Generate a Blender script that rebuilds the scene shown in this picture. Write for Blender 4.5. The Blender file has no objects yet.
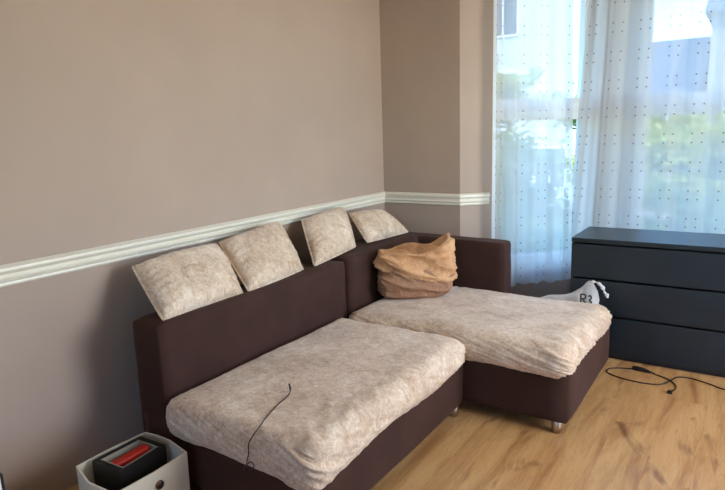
import bpy, bmesh, math, random
from mathutils import Vector, Matrix, noise
random.seed(7)
S = bpy.context.scene
COL = S.collection
PI = math.pi

# ------------------------------------------------------------------ camera
def camera():
    f, yaw, pitch, roll = 584.717, -33.87, -10.853, -1.906
    y, p, r = (math.radians(a) for a in (yaw, pitch, roll))
    fw = Vector((math.sin(y)*math.cos(p), math.cos(y)*math.cos(p), math.sin(p)))
    rt = Vector((math.cos(y), -math.sin(y), 0)); up = rt.cross(fw)
    rt2 = math.cos(r)*rt + math.sin(r)*up; up2 = -math.sin(r)*rt + math.cos(r)*up
    cd = bpy.data.cameras.new('camera'); co = bpy.data.objects.new('camera', cd); COL.objects.link(co)
    m = Matrix((rt2, up2, -fw)).transposed().to_4x4(); m.translation = (2.389, -3.886, 1.484)
    co.matrix_world = m
    cd.sensor_width = 36; cd.lens = f/725*36; cd.clip_start = .05; cd.clip_end = 200
    S.camera = co
camera()

# ------------------------------------------------------------------ world, sun, exposure
w = bpy.data.worlds.new('sky'); S.world = w; w.use_nodes = True
nt = w.node_tree; bg = nt.nodes['Background']
sky = nt.nodes.new('ShaderNodeTexSky'); sky.sky_type = 'NISHITA'; sky.sun_disc = False
sky.sun_elevation = math.radians(48); sky.sun_rotation = math.radians(160); sky.air_density = 1.1; sky.dust_density = .0; sky.ozone_density = 2.0
tint = nt.nodes.new('ShaderNodeMix'); tint.data_type = 'RGBA'; tint.blend_type = 'MULTIPLY'; tint.inputs[0].default_value = 1; tint.inputs[7].default_value = (.60, .88, 1.12, 1)
nt.links.new(sky.outputs[0], tint.inputs[6]); nt.links.new(tint.outputs[2], bg.inputs[0]); bg.inputs[1].default_value = .26
sd = bpy.data.lights.new('sun', 'SUN'); sd.energy = 2.1; sd.angle = .01; sd.color = (1, .93, .82)
so = bpy.data.objects.new('sun', sd); COL.objects.link(so)
so.rotation_euler = Vector((-.45, .78, -.95)).to_track_quat('-Z', 'Y').to_euler()
# area lamps added inside the unseen side and rear windows to brighten the room
def fill_light(name, loc, size, target, energy, color):
    a = bpy.data.lights.new(name, 'AREA'); a.shape = 'RECTANGLE'; a.size, a.size_y = size; a.energy = energy; a.color = color
    o = bpy.data.objects.new(name, a); COL.objects.link(o); o.location = loc
    o.rotation_euler = (Vector(target)-Vector(loc)).to_track_quat('-Z', 'Z').to_euler()
fill_light('side_fill_light', (4.40, -1.15, 1.5), (1.7, 1.5), (0, -1.45, .9), 30, (1, .95, .885))
fill_light('rear_fill_light', (2.5, -6.15, 1.55), (1.7, 1.2), (2.0, 0, 1.3), 1.5, (1, .985, .96))
S.view_settings.view_transform = 'Standard'; S.view_settings.look = 'None'
S.view_settings.exposure = 1.8; S.view_settings.gamma = 1; S.view_settings.use_curve_mapping = False
S.cycles.max_bounces = 12; S.cycles.diffuse_bounces = 7; S.cycles.transparent_max_bounces = 24
S.cycles.sample_clamp_indirect = 6

# ------------------------------------------------------------------ helpers
def lin(c):
    return tuple((x/12.92 if x <= .04045 else ((x+.055)/1.055)**2.4) for x in (v/255 for v in c)) + (1,)

class Mat:
    def __init__(s, name, color, rough=.6, metal=0, spec=.5, sheen=0, srgb=True):
        s.m = bpy.data.materials.new(name); s.m.use_nodes = True
        s.t = s.m.node_tree; s.b = s.t.nodes['Principled BSDF']
        s.b.inputs['Base Color'].default_value = lin(color) if srgb else tuple(color)+(1,)
        s.b.inputs['Roughness'].default_value = rough; s.b.inputs['Metallic'].default_value = metal
        s.b.inputs['Specular IOR Level'].default_value = spec
        s.b.inputs['Sheen Weight'].default_value = sheen
        s.c = s.t.nodes.new('ShaderNodeTexCoord')
    def n(s, kind, **kw):
        x = s.t.nodes.new(kind)
        for k, v in kw.items():
            if k.startswith('i_'): x.inputs[k[2:].replace('_', ' ')].default_value = v
            else: setattr(x, k, v)
        return x
    def l(s, a, b): s.t.links.new(a, b)
    def mapped(s, scale=(1, 1, 1), rot=(0, 0, 0), out='Object', loc=(0, 0, 0)):
        mp = s.n('ShaderNodeMapping'); mp.inputs['Scale'].default_value = scale
        mp.inputs['Rotation'].default_value = rot; mp.inputs['Location'].default_value = loc
        s.l(s.c.outputs[out], mp.inputs[0]); return mp.outputs[0]
    def noise(s, vec, scale, detail=4, rough=.55, dist=0):
        x = s.n('ShaderNodeTexNoise', i_Scale=scale, i_Detail=detail, i_Roughness=rough, i_Distortion=dist)
        s.l(vec, x.inputs['Vector']); return x.outputs['Fac']
    def ramp(s, fac, stops, interp='LINEAR'):
        r = s.n('ShaderNodeValToRGB'); r.color_ramp.interpolation = interp; e = r.color_ramp.elements
        while len(e) < len(stops): e.new(.5)
        for k, (p, c) in enumerate(stops): e[k].position = p; e[k].color = lin(c)
        s.l(fac, r.inputs[0]); return r.outputs[0]
    def mix(s, fac, a, b, mode='MIX'):
        x = s.n('ShaderNodeMix', data_type='RGBA', blend_type=mode)
        if isinstance(fac, float): x.inputs[0].default_value = fac
        else: s.l(fac, x.inputs[0])
        for sock, v in ((6, a), (7, b)):
            if isinstance(v, tuple): x.inputs[sock].default_value = lin(v)
            else: s.l(v, x.inputs[sock])
        return x.outputs[2]
    def math(s, op, a, b=None, c=None):
        x = s.n('ShaderNodeMath', operation=op)
        for k, v in enumerate((a, b, c)):
            if v is None: continue
            if isinstance(v, (int, float)): x.inputs[k].default_value = v
            else: s.l(v, x.inputs[k])
        return x.outputs[0]
    def color(s, out): s.l(out, s.b.inputs['Base Color']); return s
    def bump(s, h, strength=.3, dist=.01):
        b = s.n('ShaderNodeBump', i_Strength=strength, i_Distance=dist); s.l(h, b.inputs['Height'])
        s.l(b.outputs[0], s.b.inputs['Normal']); return s

def mk_paint(name, col):
    m = Mat(name, col, .62, spec=.3)
    v = m.mapped()
    a = m.noise(v, 1.6, 3)
    lo = tuple(int(c*.975) for c in col); hi = tuple(min(255, int(c*1.02)) for c in col)
    m.color(m.ramp(a, [(.3, lo), (.7, hi)])); m.bump(m.noise(v, 90, 2), .06, .004)
    return m.m
def mk_plain(name, col, rough=.5, metal=0, spec=.5, bump=0, scale=200):
    m = Mat(name, col, rough, metal, spec)
    v = m.mapped(); a = m.noise(v, scale*.2, 3)
    m.color(m.ramp(a, [(.3, tuple(int(c*.985) for c in col)), (.7, tuple(min(255, int(c*1.01)) for c in col))]))
    if bump: m.bump(m.noise(v, scale, 2), bump, .002)
    return m.m
def mk_velvet():
    m = Mat('crushed beige velvet', (200, 182, 158), .75, spec=.25, sheen=.35)
    m.b.inputs['Sheen Roughness'].default_value = .4
    v = m.mapped()
    big = m.noise(v, 3.2, 4, .6, .6); mid = m.noise(v, 13, 5, .7, 1.2); fine = m.noise(m.mapped((1, 1.6, 1), (0, 0, .5)), 60, 4, .7, 1.0)
    s1 = m.math('ADD', m.math('MULTIPLY', big, .30), m.math('MULTIPLY', mid, .34)); s2 = m.math('ADD', s1, m.math('MULTIPLY', fine, .42))
    m.color(m.ramp(s2, [(.41, (174, 146, 120)), (.53, (211, 190, 166)), (.65, (240, 227, 210))]))
    m.bump(m.math('ADD', m.math('MULTIPLY', mid, .6), fine), .38, .006)
    return m.m
def mk_brown():
    m = Mat('dark brown microfibre', (62, 42, 40), .85, spec=.2, sheen=.12)
    m.b.inputs['Sheen Roughness'].default_value = .5; m.b.inputs['Sheen Tint'].default_value = lin((190, 160, 145))
    v = m.mapped(); a = m.noise(v, 6, 4)
    m.color(m.ramp(a, [(.3, (55, 36, 31)), (.7, (66, 44, 38))])); m.bump(m.noise(v, 350, 2), .12, .002)
    return m.m
def mk_floor():
    m = Mat('oak laminate', (196, 150, 96), .34, spec=.9)
    v = m.mapped(out='Object')
    sep = m.n('ShaderNodeSeparateXYZ'); m.l(v, sep.inputs[0])
    W = .19
    row = m.math('FLOOR', m.math('DIVIDE', sep.outputs[0], W))
    wn = m.n('ShaderNodeTexWhiteNoise', noise_dimensions='1D'); m.l(row, wn.inputs['W'])
    yy = m.math('ADD', sep.outputs[1], m.math('MULTIPLY', wn.outputs[0], 1.3))
    cell = m.math('FLOOR', m.math('DIVIDE', yy, 1.3))
    comb = m.n('ShaderNodeCombineXYZ'); m.l(row, comb.inputs[0]); m.l(cell, comb.inputs[1])
    wn2 = m.n('ShaderNodeTexWhiteNoise', noise_dimensions='2D'); m.l(comb.outputs[0], wn2.inputs['Vector'])
    # grain coordinates shifted per plank
    add = m.n('ShaderNodeVectorMath', operation='ADD'); sc = m.n('ShaderNodeVectorMath', operation='SCALE'); sc.inputs['Scale'].default_value = 9
    m.l(wn2.outputs['Color'], sc.inputs[0]); m.l(v, add.inputs[0]); m.l(sc.outputs[0], add.inputs[1])
    mp = m.n('ShaderNodeMapping'); mp.inputs['Scale'].default_value = (1, .16, 1); m.l(add.outputs[0], mp.inputs[0])
    g = m.noise(mp.outputs[0], 7, 5, .6, 1.1)
    mp4 = m.n('ShaderNodeMapping'); mp4.inputs['Scale'].default_value = (1, .09, 1); m.l(add.outputs[0], mp4.inputs[0])
    rings = m.math('FRACT', m.math('MULTIPLY', m.noise(mp4.outputs[0], 5.5, 5, .55, .5), 22))
    ring = m.math('ABSOLUTE', m.math('SUBTRACT', rings, .5))
    mp2 = m.n('ShaderNodeMapping'); mp2.inputs['Scale'].default_value = (1, .03, 1); m.l(add.outputs[0], mp2.inputs[0])
    fib = m.noise(mp2.outputs[0], 160, 3, .6)
    mp3 = m.n('ShaderNodeMapping'); mp3.inputs['Scale'].default_value = (1, .38, 1); m.l(add.outputs[0], mp3.inputs[0])
    kn = m.noise(mp3.outputs[0], 5.0, 3, .5, 1.6)
    base = m.ramp(g, [(.28, (140, 94, 52)), (.42, (182, 138, 86)), (.58, (208, 166, 110)), (.8, (218, 180, 126))])
    line = m.n('ShaderNodeMapRange'); line.inputs['From Min'].default_value = .36; line.inputs['From Max'].default_value = .5; line.inputs['To Max'].default_value = .30; m.l(ring, line.inputs['Value'])
    base = m.mix(line.outputs[0], base, (138, 96, 62))
    base = m.mix(m.math('MULTIPLY', fib, .30), base, (150, 110, 74))
    hl = m.n('ShaderNodeMapRange'); hl.inputs['From Min'].default_value = .55; hl.inputs['From Max'].default_value = .75; hl.inputs['To Max'].default_value = .35; m.l(fib, hl.inputs['Value'])
    base = m.mix(hl.outputs[0], base, (232, 202, 160))
    knf = m.n('ShaderNodeMapRange'); knf.inputs['From Min'].default_value = .60; knf.inputs['From Max'].default_value = .72; knf.inputs['To Max'].default_value = .8
    m.l(kn, knf.inputs['Value'])
    base = m.mix(knf.outputs[0], base, (108, 68, 40))
    tone = m.math('MULTIPLY', wn2.outputs[0], .16)
    base = m.mix(tone, base, (170, 118, 70))
    fx = m.math('FRACT', m.math('DIVIDE', sep.outputs[0], W)); fy = m.math('FRACT', m.math('DIVIDE', yy, 1.3))
    seam = m.math('MAXIMUM', m.math('LESS_THAN', fx, .012), m.math('LESS_THAN', fy, .0018))
    base = m.mix(m.math('MULTIPLY', seam, .18), base, (112, 76, 48))
    m.color(base); m.bump(m.math('ADD', fib, m.math('MULTIPLY', g, .5)), .12, .002)
    m.l(m.math('ADD', m.math('MULTIPLY', fib, .10), .27), m.b.inputs['Roughness'])
    return m.m
def mk_dresser():
    m = Mat('black brown wood foil', (30, 36, 41), .36, spec=.5)
    g = m.noise(m.mapped((.06, 1, 1)), 90, 4, .6, .3)
    m.color(m.ramp(g, [(.3, (13, 23, 30)), (.7, (22, 36, 44))])); m.bump(g, .15, .002)
    return m.m
def mk_curtain():
    m = Mat('white dotted voile', (236, 240, 244), .8)
    uv = m.n('ShaderNodeUVMap'); sep = m.n('ShaderNodeSeparateXYZ'); m.l(uv.outputs[0], sep.inputs[0])
    P, G, R_ = .188, .058, .0056
    def dots(off):
        best = None
        def axis(sock):
            fr = m.math('MULTIPLY', m.math('SUBTRACT', m.math('FRACT', m.math('ADD', m.math('DIVIDE', sock, P), off)), .5), P)
            return m.math('SUBTRACT', m.math('ABSOLUTE', fr), G/2)
        dx = axis(sep.outputs[0]); dy = axis(sep.outputs[1])
        d2 = m.math('ADD', m.math('MULTIPLY', dx, dx), m.math('MULTIPLY', dy, dy))
        return m.math('LESS_THAN', d2, R_*R_)
    d = dots(0.0)
    weave = m.noise(m.mapped(), 420, 2)
    tr = m.n('ShaderNodeBsdfTransparent'); tr.inputs[0].default_value = (.88, .95, 1, 1)
    tl = m.n('ShaderNodeBsdfTranslucent'); tl.inputs[0].default_value = (.90, .95, .98, 1)
    df = m.n('ShaderNodeBsdfDiffuse'); df.inputs[0].default_value = (.86, .89, .91, 1)
    mx = m.n('ShaderNodeMixShader', i_Fac=.25); m.l(tl.outputs[0], mx.inputs[1]); m.l(df.outputs[0], mx.inputs[2])
    m2 = m.n('ShaderNodeMixShader'); m.l(m.math('ADD', m.math('MULTIPLY', weave, .12), .62), m2.inputs[0]); m.l(tr.outputs[0], m2.inputs[1]); m.l(mx.outputs[0], m2.inputs[2])
    dd = m.n('ShaderNodeBsdfDiffuse'); dd.inputs[0].default_value = lin((84, 78, 82))
    m3 = m.n('ShaderNodeMixShader'); m.l(m.math('MULTIPLY', d, .7), m3.inputs[0]); m.l(m2.outputs[0], m3.inputs[1]); m.l(dd.outputs[0], m3.inputs[2])
    m.l(m3.outputs[0], m.t.nodes['Material Output'].inputs[0])
    return m.m
def mk_glass():
    m = Mat('window glass', (255, 255, 255), 0)
    tr = m.n('ShaderNodeBsdfTransparent'); gl = m.n('ShaderNodeBsdfGlossy'); gl.inputs['Roughness'].default_value = 0
    fr = m.n('ShaderNodeFresnel', i_IOR=1.25); mx = m.n('ShaderNodeMixShader')
    m.l(fr.outputs[0], mx.inputs[0]); m.l(tr.outputs[0], mx.inputs[1]); m.l(gl.outputs[0], mx.inputs[2])
    m.l(mx.outputs[0], m.t.nodes['Material Output'].inputs[0]); return m.m
def mk_leaf(name, a, b):
    m = Mat(name, a, .6); v = m.mapped()
    m.color(m.ramp(m.noise(v, 3, 3), [(.35, a), (.65, b)]))
    tl = m.n('ShaderNodeBsdfTranslucent'); tl.inputs[0].default_value = lin(b)
    mx = m.n('ShaderNodeMixShader', i_Fac=.45); m.l(m.b.outputs[0], mx.inputs[1]); m.l(tl.outputs[0], mx.inputs[2])
    m.l(mx.outputs[0], m.t.nodes['Material Output'].inputs[0]); return m.m
def mk_canvas():
    m = Mat('tan waxed cloth', (190, 140, 96), .7, spec=.3)
    v = m.mapped()
    m.color(m.ramp(m.noise(v, 7, 4, .6, .4), [(.3, (200, 152, 108)), (.7, (222, 178, 134))])); m.bump(m.noise(v, 14, 5, .62, 1.2), .8, .03); return m.m
def mk_canvas_dark():
    m = Mat('brown waxed cloth', (150, 108, 82), .7, spec=.3)
    v = m.mapped()
    m.color(m.ramp(m.noise(v, 7, 4, .6, .4), [(.3, (156, 116, 90)), (.7, (178, 138, 108))])); m.bump(m.noise(v, 14, 5, .62, 1.2), .8, .03); return m.m
def mk_brick():
    m = Mat('brick', (170, 120, 100), .8); br = m.n('ShaderNodeTexBrick', i_Scale=4)
    m.l(m.mapped(rot=(PI/2, 0, 0)), br.inputs[0]); br.inputs['Color1'].default_value = lin((150, 130, 128)); br.inputs['Color2'].default_value = lin((136, 118, 118)); br.inputs['Mortar'].default_value = lin((175, 168, 162))
    m.l(br.outputs[0], m.b.inputs['Base Color']); return m.m

M = dict(
    wall=mk_paint('taupe wall paint', (172, 154, 142)), ceil=mk_paint('white ceiling paint', (232, 230, 224)),
    rail=mk_plain('cream gloss paint', (226, 222, 208), .35), upvc=mk_plain('white window frame plastic', (236, 240, 242), .35),
    velvet=mk_velvet(), brown=mk_brown(), floor=mk_floor(), dresser=mk_dresser(), curtain=mk_curtain(), glass=mk_glass(),
    dark=mk_plain('shadow gap', (12, 13, 15), .8), chrome=mk_plain('brushed steel', (190, 180, 165), .35, 1),
    box=mk_plain('white fabric', (205, 200, 184), .85, bump=.2, scale=500), black=mk_plain('black card', (18, 18, 18), .5),
    grey=mk_plain('grey lining', (150, 146, 134), .8), red=mk_plain('red plastic', (176, 34, 20), .45),
    canvas=mk_canvas(), canvas2=mk_canvas_dark(), cable=mk_plain('black rubber', (16, 16, 18), .4), bag=mk_plain('white plastic film', (214, 216, 218), .4, bump=.3, scale=60),
    ink=mk_plain('grey print', (58, 60, 64), .6), brick=mk_brick(), white=mk_plain('white render', (196, 198, 200), .8),
    roof=mk_plain('slate', (96, 100, 112), .7), pane=mk_plain('dark window pane', (60, 72, 88), .15), lawn=mk_plain('grass ground', (86, 104, 60), .9, scale=20),
    bark=mk_plain('bark', (92, 76, 60), .9, bump=.5, scale=40),
    leaf=mk_leaf('green leaves', (74, 112, 56), (128, 158, 80)), leafy=mk_leaf('yellow green leaves', (148, 160, 62), (206, 204, 96)), leafd=mk_leaf('deep green leaves', (58, 96, 66), (100, 140, 92)),
    copper=mk_plain('eyelet metal', (120, 96, 78), .3, 1), tile=mk_plain('plaster white', (236, 232, 224), .7))

def link(name, bm, mat, parent=None, smooth=True, loc=None):
    me = bpy.data.meshes.new(name); bm.to_mesh(me); bm.free()
    if mat is not None: me.materials.append(mat)
    for p in me.polygons: p.use_smooth = smooth
    o = bpy.data.objects.new(name, me); COL.objects.link(o)
    if loc: o.location = loc
    if parent:
        o.parent = parent; o.matrix_parent_inverse = Matrix.Identity(4)
    return o
def tag(o, label, cat, group=None):
    o['label'] = label; o['category'] = cat
    if group: o['group'] = group
    return o
def thing(name, label, cat, group=None):
    """an Empty whose children are modelled in world coordinates; based() moves it to the thing's foot"""
    o = bpy.data.objects.new(name, None); COL.objects.link(o); o.empty_display_size = .1
    return tag(o, label, cat, group)
def struct(o, label=None):
    o['kind'] = 'structure'
    if label: o['label'] = label
    return o
def based(root):
    """move the empty to the centre of its parts' foot, keeping the parts in place"""
    ch = [c for c in root.children]
    pts = [v.co for c in ch if c.type == 'MESH' for v in c.data.vertices]
    lo = Vector([min(p[i] for p in pts) for i in range(3)]); hi = Vector([max(p[i] for p in pts) for i in range(3)])
    c0 = Vector(((lo.x+hi.x)/2, (lo.y+hi.y)/2, lo.z)); root.location = c0
    for c in ch: c.location = c.location - c0
def box(bm, lo, hi, bev=0, seg=2):
    r = bmesh.ops.create_cube(bm, size=1); vs = r['verts']
    for v in vs: v.co = Vector([lo[i] + (v.co[i]+.5)*(hi[i]-lo[i]) for i in range(3)])
    if bev:
        es = list({e for v in vs for e in v.link_edges})
        bmesh.ops.bevel(bm, geom=es, offset=bev, segments=seg, affect='EDGES', profile=.6)
    return bm
def nb(): return bmesh.new()
def cyl(bm, p, r, h, seg=20, axis='Z', r2=None):
    mt = Matrix.Translation(p)
    if axis == 'X': mt = mt @ Matrix.Rotation(PI/2, 4, 'Y')
    if axis == 'Y': mt = mt @ Matrix.Rotation(PI/2, 4, 'X')
    bmesh.ops.create_cone(bm, cap_ends=True, segments=seg, radius1=r, radius2=r if r2 is None else r2, depth=h, matrix=mt); return bm
def smooth_path(pts, n=8):
    P = [Vector(p) for p in pts]; out = []
    for i in range(len(P)-1):
        a = P[max(i-1, 0)]; b = P[i]; c = P[i+1]; d = P[min(i+2, len(P)-1)]
        for k in range(n):
            t = k/n
            out.append(.5*((2*b) + (-a+c)*t + (2*a-5*b+4*c-d)*t*t + (-a+3*b-3*c+d)*t**3))
    out.append(P[-1]); return out
def tube(bm, pts, r, seg=7):
    rings = []; n = len(pts); up = Vector((0, 0, 1))
    for i, p in enumerate(pts):
        t = (pts[min(i+1, n-1)] - pts[max(i-1, 0)]).normalized()
        a = t.cross(up)
        if a.length < .05: a = t.cross(Vector((1, 0, 0)))
        a.normalize(); b = a.cross(t); rr = r(i/(n-1)) if callable(r) else r
        rings.append([bm.verts.new(p + a*math.cos(2*PI*k/seg)*rr + b*math.sin(2*PI*k/seg)*rr) for k in range(seg)])
    for A, B in zip(rings, rings[1:]):
        for k in range(seg): bm.faces.new((A[k], A[(k+1) % seg], B[(k+1) % seg], B[k]))
    bm.faces.new(rings[0][::-1]); bm.faces.new(rings[-1]); return bm
def soft_box(lo, hi, r, cuts=24, fn=None):
    """rounded, densely meshed block; fn(p, n) returns a displacement"""
    bm = nb(); bmesh.ops.create_cube(bm, size=1); bmesh.ops.subdivide_edges(bm, edges=bm.edges[:], cuts=cuts, use_grid_fill=True)
    L = Vector(lo); H = Vector(hi); rv = Vector(r) if hasattr(r, '__len__') else Vector((r, r, r))
    for v in bm.verts:
        p = Vector([lo[i] + (v.co[i]+.5)*(hi[i]-lo[i]) for i in range(3)])
        inner = Vector([min(max(p[i], lo[i]+rv[i]), hi[i]-rv[i]) for i in range(3)])
        d = p - inner; q = Vector([d[i]/rv[i] if rv[i] else 0 for i in range(3)])
        m_ = max(abs(q[0]), abs(q[1]), abs(q[2]))
        if m_ > 1e-6 and q.length > 1e-6:
            q = q.normalized() * 1.0
            d = Vector([q[i]*rv[i] for i in range(3)])
        p2 = inner + d; nrm = d.normalized() if d.length > 1e-6 else Vector((0, 0, 1))
        v.co = p2 + (fn(p2, nrm) if fn else Vector())
    return bm
def fbm(p, s, o=3): return noise.fractal(Vector(p)*s, 1.0, 2.0, o)

# ------------------------------------------------------------------ the room
H = 2.75; RX = 4.45; RY = -6.2
BX = .641; FY = .78; FX0 = BX+FY; FX1 = 2.94; BX1 = FX1+FY
def wallbox(name, lo, hi, mat='wall', label=None): return struct(link(name, box(nb(), lo, hi), M[mat], smooth=False), label)
wallbox('floor', (-.02, RY-.02, -.12), (RX+.02, 1.0, 0), 'floor', 'oak laminate floor')
wallbox('ceiling', (-.2, RY-.2, H), (RX+.2, 1.2, H+.15), 'ceil')
wallbox('wall_left', (-.2, RY-.2, -.12), (0, .2, H), label='taupe painted wall')
bm = nb(); RW0, RW1 = -2.15, -.2
box(bm, (RX, RY-.2, -.12), (RX+.2, RW0, H)); box(bm, (RX, RW1, -.12), (RX+.2, .2, H)); box(bm, (RX, RW0, -.12), (RX+.2, RW1, .75)); box(bm, (RX, RW0, 2.35), (RX+.2, RW1, H))
struct(link('wall_right', bm, M['wall'], smooth=False))
def prism(bm, quad, z0, z1):
    a = [bm.verts.new((x, y, z0)) for x, y in quad]; b = [bm.verts.new((x, y, z1)) for x, y in quad]; n = len(quad)
    bm.faces.new(a[::-1]); bm.faces.new(b)
    for k in range(n): bm.faces.new((a[k], a[(k+1) % n], b[(k+1) % n], b[k]))
    bmesh.ops.recalc_face_normals(bm, faces=bm.faces[:]); return bm
T = .26; r2 = math.sqrt(.5)
# the chimney-side front wall runs on into the bay's splayed wall
def splay(sx, s0, s1, z0, z1, bm, t0=0, t1=T):
    """a piece of the 45 degree bay wall between distances s0, s1 along it; sx=1 left, -1 right"""
    def pt(s, t):
        x = BX + s*r2 - t*r2; y = s*r2 + t*r2
        return (x, y) if sx > 0 else (BX+BX1-x, y)
    q = [pt(s0, t0), pt(s1, t0), pt(s1, t1), pt(s0, t1)]
    if sx < 0: q = q[::-1]
    return prism(bm, q, z0, z1)
LS = FY/r2
SILL = .42; WT = 2.5
W0, W1 = .245, LS-.045
def bay_piece(name, sx):
    bm = nb()
    if sx > 0: prism(bm, [(-.0, 0), (BX, 0), (BX-.0, .2), (0, .2)], 0, H)
    else: prism(bm, [(BX1, 0), (RX, 0), (RX, .2), (BX1, .2)], 0, H)
    splay(sx, 0, W0, 0, H, bm)
    splay(sx, W0, LS, 0, SILL, bm); splay(sx, W0, LS, WT, H, bm); splay(sx, W1, LS, SILL, WT, bm)
    return struct(link(name, bm, M['wall'], smooth=False))
bay_piece('wall_back', 1); bay_piece('wall_bay', -1)
bm = nb(); FW0, FW1 = 1.645, 2.715
box(bm, (FX0-.12, FY, 0), (FX1+.12, FY+T, SILL)); box(bm, (FX0-.12, FY, WT), (FX1+.12, FY+T, H))
box(bm, (FX0-.02, FY, SILL), (FW0, FY+T, WT)); box(bm, (FW1, FY, SILL), (FX1+.02, FY+T, WT))
struct(link('wall_front', bm, M['wall'], smooth=False))
# wall behind the camera, with a wide window
bm = nb(); y0 = RY
box(bm, (0, y0-.2, -.12), (RX, y0, .9)); box(bm, (0, y0-.2, 2.2), (RX, y0, H)); box(bm, (0, y0-.2, .9), (1.6, y0, 2.2)); box(bm, (3.4, y0-.2, .9), (RX, y0, 2.2))
struct(link('wall_rear', bm, M['wall'], smooth=False))
# windows
def frame_bars(bm, tf, a0, a1, z0, z1, w=.065, d0=.08, d1=.15, tr=(1.535, 1.69)):
    def bar(u0, u1, w0, w1):
        q = [tf(u0, d0), tf(u1, d0), tf(u1, d1), tf(u0, d1)]; prism(bm, q, w0, w1)
    bar(a0, a0+w, z0, z1); bar(a1-w, a1, z0, z1); bar(a0+w, a1-w, z0, z0+w+.03); bar(a0+w, a1-w, z1-w, z1)
    if tr: bar(a0+w, a1-w, tr[0], tr[1])
def window(name, tf, a0, a1, z0, z1, tr=(1.535, 1.69), label=None):
    root = bpy.data.objects.new(name, None); COL.objects.link(root); struct(root, label)
    bm = nb(); frame_bars(bm, tf, a0, a1, z0, z1, tr=tr); link('window_frame', bm, M['upvc'], root, False)
    bm = nb(); q = [tf(a0+.03, .112), tf(a1-.03, .112), tf(a1-.03, .118), tf(a0+.03, .118)]; prism(bm, q, z0+.03, z1-.03); link('window_pane', bm, M['glass'], root, False)
    bm = nb(); prism(bm, [tf(a0-.0, -.02), tf(a1+.0, -.02), tf(a1, .08), tf(a0, .08)], z0-.02, z0+.008); link('window_sill', bm, M['upvc'], root, False)
def tfl(s, t): return (BX + s*r2 - t*r2, s*r2 + t*r2)
def tfr(s, t): x, y = tfl(s, t); return (BX+BX1-x, y)
def tff(s, t): return (s, FY + t)
def tfb(s, t): return (s, RY - t)
window('window_1', tfl, W0, W1, SILL, WT, label='angled bay window with white frame')
window('window_2', tff, FW0, FW1, SILL, WT, label='front bay window with white frame')
def tfs(s, t): return (RX + t, -s)
window('window_5', tfs, -RW1, -RW0, .75, 2.35, tr=None)  # unseen side window, added to bring light in from the right
window('window_3', tfr, W0, W1, SILL, WT); window('window_4', tfb, 1.6, 3.4, .9, 2.2, tr=None)
# chair rail: moulded profile swept along the walls
def rail_sweep(name, path, label):
    prof = [(0, .945), (.010, .945), (.014, .952), (.012, .960), (.018, .966), (.021, .974), (.014, .979), (.014, .992), (.022, .998), (.028, 1.008), (.027, 1.018), (.016, 1.024), (.010, 1.029), (0, 1.029)]
    bm = nb(); rings = []; n = len(path)
    for i, p in enumerate(path):
        p = Vector(p)
        def nrm(a, b): d = (Vector(b)-Vector(a)).normalized(); return Vector((d.y, -d.x))
        ns = []
        if i > 0: ns.append(nrm(path[i-1], path[i]))
        if i < n-1: ns.append(nrm(path[i], path[i+1]))
        m_ = sum(ns, Vector((0, 0))); m_ = m_.normalized(); k = 1/max(.3, m_.dot(ns[0]))
        rings.append([bm.verts.new((p.x+m_.x*k*t, p.y+m_.y*k*t, z)) for t, z in prof])
    for A, B in zip(rings, rings[1:]):
        for k in range(len(prof)-1): bm.faces.new((A[k], A[k+1], B[k+1], B[k]))
    bm.faces.new(rings[0]); bm.faces.new(rings[-1][::-1]); bmesh.ops.recalc_face_normals(bm, faces=bm.faces[:])
    return struct(link(name, bm, M['rail'], smooth=False), label)
rail_sweep('trim_1', [(0, RY), (0, 0), (BX, 0), (BX+.155, .155)], 'cream moulded chair rail')
bm = nb(); box(bm, (.018, -.018, 0), (BX, 0, .12), .004); struct(link('baseboard_back', bm, M['rail'], smooth=False))

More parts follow.
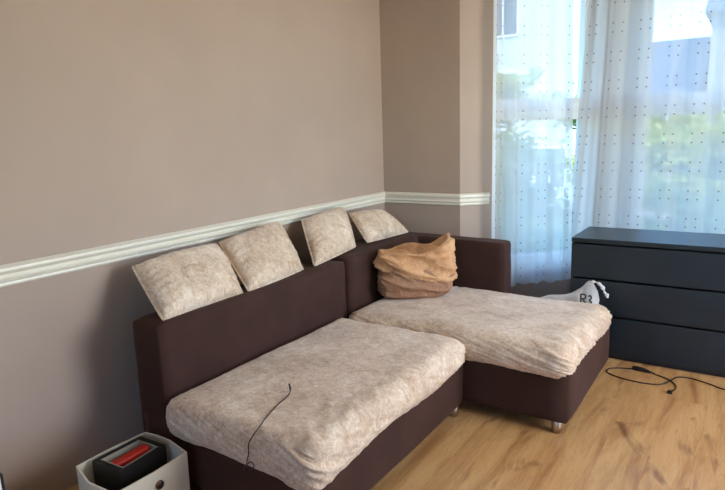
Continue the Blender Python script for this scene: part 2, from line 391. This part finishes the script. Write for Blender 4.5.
# ------------------------------------------------------------------ sofa
def brown_part(name, lo, hi, r, parent, cuts=14, amp=.003, crown=0):
    c = (Vector(lo)+Vector(hi))/2
    def fn(p, n):
        return n*(fbm(p, 2.3)*amp*1.6 + fbm(p, 7)*amp*.6)
    return link(name, soft_box(lo, hi, r, cuts, fn), M['brown'], parent)
def leg(x, y, parent, h=.075, r=.024):
    bm = nb(); cyl(bm, (x, y, h/2), r, h, 24, r2=r*1.05); return link('leg', bm, M['chrome'], parent)
def cover(lo, hi, r, name, parent, seed, hem, corner, front, cuts=64, back=0):
    """stretch cover with crown, gathered hem and drag wrinkles. front(p) in 0..1: where the drag wrinkles lie"""
    L = Vector(lo); Hh = Vector(hi); sz = Hh-L
    def fn(p, n):
        u = (p.x-L.x)/sz.x; v = (p.y-L.y)/sz.y; t = (p.z-L.z)/sz.z
        d = Vector()
        crown = math.sin(PI*min(max(u, 0), 1))*math.sin(PI*min(max(v, 0), 1))
        if n.z > .3: d.z += .016*crown**.7
        if back and t > .4: d.z -= back*v*v*min(1, (t-.4)/.4)
        q = p + Vector((seed, seed*.7, 0))
        d += n*(fbm(q, 2.4)*.007 + fbm(q, 7)*.003)
        # drag wrinkles: ridged bands running diagonally
        f = front(p)*min(1, max(0, (t-.05)/.4))
        if f > 0:
            a = q.x*.8 + q.y*1.0 + q.z*2.6
            k = noise.noise(Vector((a*17, (q.x-q.y)*3.2, q.z*4)))
            k2 = noise.noise(Vector((a*34+5, (q.x-q.y)*6, q.z*5)))
            rid = (1-abs(k)*2.2); rid = max(rid, 0)**2; rid2 = max(1-abs(k2)*2.2, 0)**2
            d += n*(rid*.017 + rid2*.007)*f
        # tucked hem
        side = 1-abs(n.z)
        if t < .55:
            e = (1-t/.55); tuck = e*e*.016
            out = Vector((n.x, n.y, 0)); d -= out*tuck
            d += out*.0022*math.sin((p.x*1.3+p.y*1.1)*70+noise.noise(q*9)*4)*e
            d.z += hem(p)*e
        return d
    bm = soft_box(lo, hi, r, cuts, fn)
    return link(name, bm, M['velvet'], parent)

sofa = thing('sofa', 'dark brown armless sofa with one long backrest and beige seat cover, beside the storage box', 'sofa')
brown_part('base', (.24, -2.465, .062), (1.204, -1.205, .34), .014, sofa)
brown_part('backrest', (.224, -2.462, .05), (.416, -1.125, .742), (.028, .022, .03), sofa, 20)
def sofa_hem(p):
    u = (p.x-.44)/.8; v = (p.y+2.49)/1.28
    near = max(0, 1-v*3)
    return -.03*max(0, u-.3)*near + .012*math.sin(p.y*6+1)*(1 if u > .8 else 0) + .035*max(0, v-.75)*3*(u > .6)
sofa_front = lambda p: max(0, min(1, (p.x-1.0)/.2)) * (.35+.65*max(0, min(1, (-1.9-p.y)/.5))) + .25*max(0, min(1, (-2.3-p.y)/.15)) + .25*max(0, (p.y+1.55)/.3)
cover((.418, -2.495, .255), (1.232, -1.222, .432), (.07, .055, .07), 'seat_cushion', sofa, 3.1, sofa_hem, None, sofa_front)
for x, y in ((1.165, -1.25), (1.165, -2.42), (.30, -1.25), (.30, -2.42)): leg(x, y, sofa)

chaise = thing('chaise_longue', 'dark brown chaise longue with beige cover in the room corner, under the tan bag', 'chaise longue')
brown_part('base', (.12, -1.195, .062), (1.740, -.215, .33), (.03, .02, .014), chaise)
def side_block(p, n):
    d = n*(fbm(p, 3)*.006+fbm(p, 9)*.002)
    return d
link('side_backrest', soft_box((.12, -1.112, .32), (.432, -.21, .757), (.045, .04, .04), 20, side_block), M['brown'], chaise)
brown_part('rear_backrest', (.14, -.205, .03), (1.050, -.04, .736), (.025, .03, .025), chaise, 20)
ch_hem = lambda p: .03*math.sin(p.x*5+.6)*.4 - .05*max(0, (p.x-1.5)/.25)*max(0, (p.y+.9)/.6) + .02
ch_front = lambda p: .55*max(0, min(1, (p.x-1.45)/.3)) + .4*max(0, min(1, (-1.05-p.y)/.15)) + .45*max(0, 1-abs(p.x-.75)/.35)*max(0, min(1, (p.y+1.0)/.3))
cover((.434, -1.218, .250), (1.743, -.21, .452), (.09, .08, .08), 'seat_cushion', chaise, 8.4, ch_hem, None, ch_front, 72, back=.045)
for x, y in ((1.675, -1.155), (1.675, -.27), (.20, -1.155), (.20, -.27)): leg(x, y, chaise)

# ------------------------------------------------------------------ pillows
def pillow(corners, label, bulge=.055, seed=0, pinch=.018):
    """corners: TL, TR, BR, BL in the room; the cushion leans in the plane of the four"""
    TL, TR, BR, BL = (Vector(c) for c in corners)
    n = (TR-TL).cross(BL-TL).normalized()
    if n.x < 0: n = -n
    root = thing('throw_pillow', label, 'pillow', 'beige throw pillows along the backrests')
    N = 30; bm = nb(); grid = {}
    for side in (1, -1):
        for i in range(N+1):
            for j in range(N+1):
                u, v = i/N, j/N
                if side < 0 and (i in (0, N) or j in (0, N)): grid[side, i, j] = grid[1, i, j]; continue
                a, b = 2*u-1, 2*v-1
                ua = .5+.5*a*(1-.012*b**10+.004*(1-b*b)); va = .5+.5*b*(1-.016*a**10+.004*(1-a*a))
                p = (TL*(1-ua)+TR*ua)*(1-va) + (BL*(1-ua)+BR*ua)*va
                h = ((1-abs(a)**2.8)*(1-abs(b)**2.8))**.5
                q = p + Vector((seed*3.3, 0, 0))
                h2 = h*bulge*(1 if side > 0 else .8) + (fbm(q, 9)*.007 + noise.noise(q*25)*.0025)*min(1, h*2)
                # gathers near the seams
                e = max(abs(a), abs(b))
                if e > .6: h2 += math.sin((a if abs(b) > abs(a) else b)*26+seed)*.009*(e-.6)*2.5*(1-e)*4
                grid[side, i, j] = bm.verts.new(p + n*h2*side + n*.0)
    for side in (1, -1):
        for i in range(N):
            for j in range(N):
                f = [grid[side, i, j], grid[side, i+1, j], grid[side, i+1, j+1], grid[side, i, j+1]]
                if side > 0: f = f[::-1]
                try: bm.faces.new(f)
                except ValueError: pass
    edge = [grid[1, i, 0].co.copy() for i in range(N)] + [grid[1, N, j].co.copy() for j in range(N)] + [grid[1, N-i, N].co.copy() for i in range(N)] + [grid[1, 0, N-j].co.copy() for j in range(N+1)]
    bmesh.ops.recalc_face_normals(bm, faces=bm.faces[:])
    link('cushion', bm, M['velvet'], root)
    bm = nb(); tube(bm, edge, .0052, 6); link('piping', bm, M['velvet'], root)
    based(root); return root
pillow([(.115, -2.345, .932), (.095, -1.83, .945), (.372, -1.935, .740), (.378, -2.405, .737)], 'beige velvet throw pillow nearest the camera, above the storage box end of the sofa', .088, 1)
pillow([(.10, -1.815, .948), (.075, -1.32, .985), (.350, -1.445, .752), (.378, -1.900, .738)], 'beige velvet throw pillow tilted to one side, second along the sofa backrest', .076, 2)
pillow([(.09, -1.125, .968), (.07, -.655, .990), (.325, -.890, .778), (.352, -1.350, .750)], 'beige velvet throw pillow standing where the sofa backrest meets the corner block', .074, 3)
pillow([(.12, -.655, .948), (.15, -.30, .922), (.335, -.225, .768), (.322, -.750, .780)], 'beige velvet throw pillow lying furthest back, in the room corner behind the tan bag', .064, 4)

# ------------------------------------------------------------------ tan bag on the chaise
def make_bag():
    root = thing('cloth_bag', 'crumpled tan and brown bag with rolled-down top, sitting on the chaise longue', 'bag')
    o = Vector((.640, -.705, .462)); U = Vector((.80, .60, 0)).normalized(); V = Vector((-.60, .80, 0)).normalized()
    NA, NH = 120, 60
    def section(t):     # t: 0..1 body; returns half width, half depth
        return .222+.022*math.sin(PI*min(t*1.2, 1)), .135+.02*math.sin(PI*t)
    def ring(bm, hw, hd, zf, sc, seed, amp, shift=0):
        R = []
        for k in range(NA):
            a = 2*PI*k/NA; c, s = math.cos(a), math.sin(a)
            ex = .62
            u = math.copysign(abs(c)**ex, c)*hw*sc + shift; v = math.copysign(abs(s)**ex, s)*hd*sc
            z = zf(u/hw, v/hd)
            p = o + U*u + V*v + Vector((0, 0, z))
            q = p + Vector((seed, 0, 0))
            w1 = noise.noise(Vector((q.x*5+q.z*6, q.y*5-q.z*3, q.z*14))); w2 = noise.noise(q*17)
            out = (U*c + V*s)
            rid = max(0, 1-abs(noise.noise(Vector((q.x*3, q.y*3, q.z*15+q.x*7))))*3.6)**1.5
            p = p + out*amp*(w1*1.3+w2*.35+rid*.85-.15)
            R.append(bm.verts.new(p))
        return R
    def skin(bm, R, close0=False, close1=False):
        for A, B in zip(R, R[1:]):
            for k in range(NA): bm.faces.new((A[k], A[(k+1) % NA], B[(k+1) % NA], B[k]))
        if close0: bm.faces.new(R[0][::-1])
        if close1: bm.faces.new(R[-1])
    # lower body
    bm = nb(); R = []
    for j in range(NH):
        t = j/(NH-1); hw, hd = section(t); sc = 1 if t > .12 else .86+.14*math.sin(t/.12*PI/2)
        R.append(ring(bm, hw, hd, lambda u, v, t=t: t*(.205+.03*u), sc*.97, 0, .026*min(1, t*6)))
    skin(bm, R, True); link('body', bm, M['canvas2'], root)
    # rolled-down top: out over the body, up to the rim, then in and down into the mouth
    bm = nb(); R = []
    def rim(u, v):
        s = max(0, u-.45)/.55
        return .288 + .020*u + .042*s*s + .012*math.sin(u*5+v*2) - .018*v*0
    prof = []
    n1, n2, n3 = 26, 10, 16
    for j in range(n1): prof.append(('out', j/(n1-1)))
    for j in range(1, n2): prof.append(('lip', j/(n2-1)))
    for j in range(1, n3): prof.append(('in', j/(n3-1)))
    for kind, t in prof:
        if kind == 'out':
            zf = lambda u, v, t=t: (.115-.055*u - .02*v) * (1-t) + rim(u, v)*t
            sc = 1.06 - .02*t - .05*max(0, t-.7)/.3 + .025*math.sin(t*PI*2.2)
            amp = .034
        elif kind == 'lip':
            zf = lambda u, v, t=t: rim(u, v) + .012*math.sin(t*PI)
            sc = 1.0-.09*t; amp = .018*(1-t*.4)
        else:
            zf = lambda u, v, t=t: rim(u, v) + .012*t + .020*math.sin(u*9+v*4)*math.sin(t*PI)
            sc = .91-.85*t; amp = .022
        hw, hd = section(.9)
        hd2 = hd*(1 if kind == 'out' else 1)
        R.append(ring(bm, hw*.985, hd2, zf, sc, 4.2, amp))
    skin(bm, R, False, True)
    # pull the far right corner up to a peak and the left rim inward
    for v in bm.verts:
        d = v.co - o; u = d.dot(U); s = max(0, (u-.10)/.13)
        if d.z > .14: v.co.z += .035*s*s*min(1, (d.z-.14)/.1); v.co -= V*(.02*s)
    bmesh.ops.recalc_face_normals(bm, faces=bm.faces[:])
    link('rolled_top', bm, M['canvas'], root)
    based(root)
make_bag()

# ------------------------------------------------------------------ chest of drawers
def make_dresser():
    root = thing('chest_of_drawers', 'wide black-brown chest of drawers with three drawers in front of the bay window', 'dresser')
    x0, x1, y0, y1 = 1.448, 2.66, -.068, .412
    bm = nb(); box(bm, (x0, y0, .752), (x1, y1, .78), .002); link('top', bm, M['dresser'], root, False)
    bm = nb(); box(bm, (x0, y0+.022, 0), (x0+.02, y1, .752), .001); box(bm, (x1-.02, y0+.022, 0), (x1, y1, .752), .001)
    box(bm, (x0+.02, y1-.01, .03), (x1-.02, y1, .75)); box(bm, (x0+.02, y0+.03, .0), (x1-.02, y0+.045, .06)); link('carcass', bm, M['dresser'], root, False)
    for z0, z1 in ((.526, .742), (.290, .514), (.035, .278)):
        bm = nb(); box(bm, (x0+.002, y0, z0), (x1-.002, y0+.02, z1), .0025)
        box(bm, (x0+.03, y0+.02, z0+.02), (x1-.03, y1-.03, z0+.03)); box(bm, (x0+.03, y0+.02, z0+.03), (x0+.042, y1-.03, z1-.04)); box(bm, (x1-.042, y0+.02, z0+.03), (x1-.03, y1-.03, z1-.04))
        link('drawer', bm, M['dresser'], root, False)
    based(root)
make_dresser()

# ------------------------------------------------------------------ curtains
def pdir(fn): return (fn(.1)[0]-fn(0)[0]).normalized()
def make_curtain(label, path_fn, L, amp, z0, z1, nf, seed, fade=0, slant=0, spread=0):
    """path_fn(s) -> point and outward normal for a distance s along the rail"""
    NX, NZ = int(nf*26), 30; bm = nb(); uvl = bm.loops.layers.uv.new('UVMap'); rows = []; us = [0]
    def off(s, t):
        ph = s/L*nf*2*PI + .8*noise.noise(Vector((s*3, seed, 0)))*3
        a = amp*(.65+.5*noise.noise(Vector((s*4, seed+3, 0))))
        return a*math.sin(ph + .25*math.sin(t*2+seed)) + .25*a*math.sin(2.3*ph+seed) + .006*noise.noise(Vector((s*6, t*2, seed)))
    pts0 = []
    for i in range(NX+1):
        s = L*i/NX; p, n = path_fn(s); pts0.append(p + n*off(s, .5))
    for a, b in zip(pts0, pts0[1:]): us.append(us[-1]+(b-a).length)
    for j in range(NZ+1):
        t = j/NZ; z = z0+(z1-z0)*t; row = []
        for i in range(NX+1):
            s = L*i/NX; p, n = path_fn(s); q = p + n*off(s, t)*(1.1-.25*t)
            q = q + (pdir(path_fn)*(-slant*(1-t)*max(0, 1-s/L*2.5)**2) if slant else Vector())
            q = q + pdir(path_fn)*(spread*(1-t)*(s/L)**2)
            zz = z + (.008*math.sin(i*.35+seed)*(1-t) if j == 0 else 0)
            row.append(bm.verts.new((q.x, q.y, zz)))
        rows.append(row)
    for j in range(NZ):
        for i in range(NX):
            f = bm.faces.new((rows[j][i], rows[j][i+1], rows[j+1][i+1], rows[j+1][i]))
            for lp, (ii, jj) in zip(f.loops, ((i, j), (i+1, j), (i+1, j+1), (i, j+1))):
                lp[uvl].uv = (us[ii]+seed*.05, z0+(z1-z0)*jj/NZ+.03)
    return tag(link('sheer_curtain', bm, M['curtain']), label, 'curtain', None)
off_ = .115
def splay_path(s0):
    base = Vector((BX, 0, 0)) + Vector((r2, -r2, 0))*off_; d = Vector((r2, r2, 0)); n = Vector((r2, -r2, 0))
    return lambda s: (base + d*(s0+s), n)
make_curtain('white dotted sheer curtain over the angled bay window, ending left of the chest of drawers', splay_path(.215), .555, .030, .352, 2.56, 4.2, 1.3, spread=.055)
front_path = lambda x0: (lambda s: (Vector((x0+s, .575, 0)), Vector((0, -1, 0))))
make_curtain('white dotted sheer curtain over the front bay window, hanging behind the chest of drawers', front_path(1.36), 1.42, .022, .352, 2.56, 9.0, 4.6, slant=.13)
# bay curtain rail
bm = nb(); pts = [Vector((BX+.18, .02, 2.58)), Vector((FX0-.08, .575, 2.58)), Vector((FX1+.08, .575, 2.58)), Vector((BX1-.18, .02, 2.58))]
tube(bm, pts, .012, 10); tag(link('curtain_rail', bm, M['upvc']), 'white curtain rail bent around the bay above the sheer curtains', 'curtain rail')

# ------------------------------------------------------------------ storage box and contents
def open_box(bm, q, z0, z1, th, taper=0):
    """open-topped box from an outline q (x, y), wall thickness th"""
    c = Vector((sum(x for x, y in q)/len(q), sum(y for x, y in q)/len(q)))
    def rg(k, z): return [bm.verts.new((c.x+(x-c.x)*k, c.y+(y-c.y)*k, z)) for x, y in q]
    w_ = max((Vector(p)-c).length for p in q); k = 1-th/w_*1.3
    R = [rg(1-taper, z0), rg(1-taper*.5, (z0+z1)/2), rg(1, z1), rg(k, z1), rg(k*(1-taper), z0+th)]
    n = len(q)
    for A, B in zip(R, R[1:]):
        for i in range(n): bm.faces.new((A[i], A[(i+1) % n], B[(i+1) % n], B[i]))
    bm.faces.new(R[0][::-1]); bm.faces.new(R[-1]); bmesh.ops.recalc_face_normals(bm, faces=bm.faces[:])
def make_storage():
    root = thing('storage_box', 'off-white fabric storage box with a metal eyelet, on the floor by the sofa end', 'storage box')
    q = [(.336, -2.826), (.332, -2.68), (.343, -2.524), (.41, -2.512), (.49, -2.512), (.626, -2.540), (.634, -2.70), (.627, -2.858), (.48, -2.866)]
    bm = nb(); open_box(bm, q, 0, .28, .007, .02); link('body', bm, M['box'], root, False)
    bm = nb(); cyl(bm, (.638, -2.683, .222), .017, .006, 28, 'X')
    e = link('eyelet', bm, M['copper'], root); bm = nb(); cyl(bm, (.6425, -2.683, .222), .0115, .002, 24, 'X'); link('eyelet_hole', bm, M['black'], e)
    based(root)
    e.children[0].location = (0, 0, 0)
make_storage()
bm = nb(); q = [(.362, -2.775), (.362, -2.560), (.512, -2.552), (.530, -2.765)]
root = thing('card_box', 'small open black box with pale lining inside the storage box', 'box')
open_box(bm, q, .012, .284, .018); link('shell', bm, M['black'], root, False)
bm = nb(); q2 = [(.382, -2.752), (.382, -2.582), (.494, -2.576), (.508, -2.742)]; open_box(bm, q2, .20, .2835, .003); link('lining', bm, M['grey'], root, False)
based(root)
bm = nb(); box(bm, (-.075, -.02, 0), (.075, .02, .022), .004)
rc = tag(link('plastic_case', bm, M['red']), 'small red case lying in the black box', 'case'); rc.location = (.442, -2.665, .258); rc.rotation_euler = (.0, -.08, 1.50)
# white item cut off by the photo's left border
bm = nb(); box(bm, (.06, -3.40, 0), (.30, -3.068, .36), .004, 2); root = thing('white_bin', 'white bin with black edge standing against the left wall, mostly outside the photo', 'bin')
link('body', bm, M['upvc'], root, True); bm = nb(); box(bm, (.06, -3.068, 0), (.302, -3.060, .364), .001); link('rim', bm, M['black'], root, False); based(root)

# ------------------------------------------------------------------ cables
SOFA_TOP = []
def drop_on(objs, x, y, z0=1.0):
    dg = bpy.context.evaluated_depsgraph_get(); best = 0
    for o in objs:
        mw = o.matrix_world; inv = mw.inverted()
        ok, loc, nn, idx = o.ray_cast(inv @ Vector((x, y, z0)), inv.to_3x3() @ Vector((0, 0, -1)))
        if ok: best = max(best, (mw @ loc).z)
    return best
bpy.context.view_layer.update()
seat = [c for c in sofa.children if c.name.startswith('seat_cushion')]
cp = [(.868, -2.185), (.880, -2.222), (.897, -2.303), (.928, -2.405), (.950, -2.455)]
P = [Vector((x, y, drop_on(seat, x, y)+.003)) for x, y in cp]
P[0].z += .012
P += [Vector(p) for p in ((.948, -2.497, .415), (.935, -2.506, .385), (.93, -2.506, .344), (.917, -2.506, .304), (.932, -2.508, .284), (.956, -2.508, .303), (.945, -2.510, .319), (.919, -2.512, .299), (.898, -2.508, .27))]
SP = smooth_path(P, 8)
bm = nb(); tube(bm, SP, .0022, 7)
root = thing('thin_cable', 'thin black cable lying in a curve over the sofa seat cover', 'cable')
link('cord', bm, M['cable'], root)
bm = nb(); tube(bm, [P[0]+Vector((-.006, .004, -.004)), P[0]+Vector((-.026, .020, .010))], .004, 10); link('plug', bm, M['cable'], root); based(root)
fc = [(2.75, -.25), (2.50, -.245), (2.351, -.232), (2.281, -.195), (2.214, -.165), (2.156, -.155), (2.11, -.187), (2.08, -.264), (2.047, -.318), (1.993, -.349), (1.915, -.357), (1.832, -.343), (1.763, -.315), (1.735, -.275), (1.745, -.225), (1.80, -.188), (1.869, -.168)]
fc2 = [(1.985, -.188), (2.045, -.218), (2.089, -.259), (2.116, -.317), (2.112, -.372), (2.098, -.41)]
root = thing('power_lead', 'black power lead looped on the oak floor in front of the drawers', 'cable')
bm = nb(); tube(bm, smooth_path([(x, y, .0042+(.006 if abs(x-2.09) < .025 else 0)) for x, y in fc], 8), .0038, 8); link('cord', bm, M['cable'], root)
bm = nb(); tube(bm, smooth_path([(x, y, .004) for x, y in fc2], 8), .0034, 8); link('cord', bm, M['cable'], root)
bm = nb(); tube(bm, smooth_path([(1.862, -.166, .012), (1.89, -.170, .013), (1.93, -.176, .013), (1.99, -.190, .008)], 6), lambda t: .0045+.0095*math.sin(PI*min(1, t*1.0+.12))**.7, 10); link('adapter', bm, M['cable'], root)
bm = nb(); box(bm, (2.083, -.432, 0), (2.108, -.405, .014), .003); link('plug', bm, M['cable'], root); based(root)

# ------------------------------------------------------------------ white plastic bag behind the chaise
def make_plastic():
    root = thing('plastic_bag', 'white printed plastic bag with a twisted handle, between the chaise longue and the drawers', 'bag')
    # outline of the standing bag seen from the room, (x, z) with an own depth profile
    top = [(1.26, .36), (1.34, .395), (1.42, .41), (1.49, .43), (1.54, .47), (1.585, .515), (1.60, .525), (1.62, .515)]
    bm = nb(); N = 44; K = 22; R = []
    sp = smooth_path([(x, 0, z) for x, z in top], 7); n = len(sp)
    for i, p in enumerate(sp):
        u = i/(n-1); hd = .010+.038*math.sin(PI*min(1, u*1.02))**.6; ring = []
        for k in range(K):
            a = 2*PI*k/K; h = (p.z-.04)/2; zc = .04+h
            q = Vector((p.x + .02*math.sin(3*a), -.135 + hd*math.cos(a)*(1-.3*math.sin(a)), zc + h*math.sin(a)))
            q.y += .012*noise.noise(q*14) + .006*noise.noise(q*40); q.x += .01*noise.noise(q*11+Vector((5, 0, 0)))
            q.y = min(q.y, -.078)
            ring.append(bm.verts.new(q))
        R.append(ring)
    for A, B in zip(R, R[1:]):
        for k in range(K): bm.faces.new((A[k], A[(k+1) % K], B[(k+1) % K], B[k]))
    bm.faces.new(R[0][::-1]); bm.faces.new(R[-1]); bmesh.ops.recalc_face_normals(bm, faces=bm.faces[:])
    link('body', bm, M['bag'], root)
    bm = nb(); tube(bm, smooth_path([(1.585, -.15, .50), (1.605, -.155, .523), (1.64, -.16, .520), (1.668, -.165, .495), (1.682, -.17, .468), (1.695, -.17, .452), (1.70, -.172, .436)], 8), lambda t: .009+.004*math.sin(t*40)*.6+.003*math.sin(t*17), 9); link('handle', bm, M['bag'], root)
    # printed letters R and 2-like scrawl, raised print on the film
    bm = nb(); y = -.197
    def stroke(pts, r=.0055): tube(bm, smooth_path([(1.548+x*.9, y, .392+z) for x, z in pts], 6), r, 6)
    stroke([(0, 0), (0, .055)]); stroke([(0, .055), (.025, .055), (.032, .042), (.025, .028), (.004, .026)]); stroke([(.012, .026), (.034, 0)])
    stroke([(.050, .046), (.062, .052), (.070, .038), (.058, .022), (.072, .012), (.066, 0), (.052, .002)])
    link('print', bm, M['ink'], root); based(root)
make_plastic()

# ------------------------------------------------------------------ outdoors
G = -1.1
struct(link('ground', box(nb(), (-30, .97, G-.2), (30, 40, G)), M['lawn'], smooth=False))
def house(name, label, x0, x1, y, eave, ridge, wallm, wins, depth=8):
    root = thing(name, label, 'building')
    bm = nb(); box(bm, (x0, y, G), (x1, y+depth, eave)); link('wall', bm, M[wallm], root, False)
    bm = nb(); v = [bm.verts.new(p) for p in ((x0-.15, y-.3, eave), (x1+.15, y-.3, eave), (x1+.15, y+depth/2, ridge), (x0-.15, y+depth/2, ridge), (x0-.15, y+depth+.3, eave), (x1+.15, y+depth+.3, eave))]
    for f in ((0, 1, 2, 3), (3, 2, 5, 4), (0, 3, 4), (1, 5, 2), (0, 4, 5, 1)): bm.faces.new([v[k] for k in f])
    bmesh.ops.recalc_face_normals(bm, faces=bm.faces[:]); link('roof', bm, M['roof'], root, False)
    for wx, wz, ww, wh in wins:
        bm = nb(); box(bm, (wx-ww/2-.07, y-.06, wz-.07), (wx+ww/2+.07, y+.02, wz+wh+.07)); f = link('window', bm, M['upvc'], root, False)
        bm = nb(); box(bm, (wx-ww/2, y-.08, wz), (wx-.03, y-.055, wz+wh)); box(bm, (wx+.03, y-.08, wz), (wx+ww/2, y-.055, wz+wh)); link('pane', bm, M['pane'], f, False)
    based(root)
    for c in root.children:
        for g in c.children: g.location = (0, 0, 0)
house('house', 'brick house across the garden seen through the front curtain', -.9, .95, 14, 2.2, 3.9, 'brick', [(.35, .9, .8, 1.1), (-.4, .9, .5, 1.1)], 5)
house('house', 'taller brick house with a high gable behind the right part of the curtain', 1.3, 8, 13, 4.0, 6.4, 'brick', [(2.6, 1.6, 1.0, 1.3), (4.6, 1.6, 1.0, 1.3)])
house('house', 'tall white rendered house seen through the angled bay window', -11, -1.35, 15, 8.5, 10.5, 'white', [(-4.6, 1.9, .9, 1.3), (-3.0, -.4, .9, 1.2), (-4.6, 4.4, .9, 1.3), (-6.8, 1.9, .9, 1.3)])
def tree(label, x, y, zc, rx, rz, mat, n, leafsize=.075, name='leafy_tree'):
    root = thing(name, label, 'tree')
    bm = nb(); tube(bm, smooth_path([(x, y, G), (x+.05, y, (G+zc)/2), (x-.03, y+.03, zc+.3*rz)], 6), lambda t: .09*(1-t*.6), 9); link('trunk', bm, M['bark'], root)
    bm = nb(); rnd = random.Random(int(x*100)+n)
    clumps = [Vector((rnd.gauss(0, .55), rnd.gauss(0, .5), rnd.gauss(0, .55))) for _ in range(26)]
    for _ in range(n):
        c = rnd.choice(clumps); p = c + Vector((rnd.gauss(0, .17), rnd.gauss(0, .17), rnd.gauss(0, .13)))
        p = Vector((x+p.x*rx, y+p.y*rx, zc+p.z*rz))
        a = Vector((rnd.uniform(-1, 1), rnd.uniform(-1, 1), rnd.uniform(-.4, .4))).normalized(); b = a.cross(Vector((rnd.uniform(-1, 1), rnd.uniform(-1, 1), 1))).normalized()
        s = leafsize*rnd.uniform(.6, 1.3)
        if p.y < 1.8: continue
        bm.faces.new([bm.verts.new(q) for q in (p-a*s, p-b*s*.45, p+a*s, p+b*s*.45)])
    link('foliage', bm, M[mat], root, False); based(root)
tree('yellow-green tree filling the lower pane of the front window', 1.75, 6.5, .95, 1.15, .8, 'leafy', 6500)
tree('green shrub low behind the chest of drawers, outside the front window', 1.5, 5.2, -.1, 1.2, .75, 'leaf', 5200)
tree('dark green tree outside at the right end of the front window', 3.3, 7.2, 1.0, 1.0, 1.2, 'leafd', 4500)
tree('green tree outside the angled bay window', -1.1, 6.2, .85, .95, .95, 'leaf', 5200)
tree('yellow-green sapling top showing at the left edge of the angled bay window', -1.75, 7.6, 2.25, .45, .55, 'leafy', 1500)
tree('dark green shrub low outside the angled bay window', -.45, 4.2, -.1, .9, .7, 'leafd', 4200)
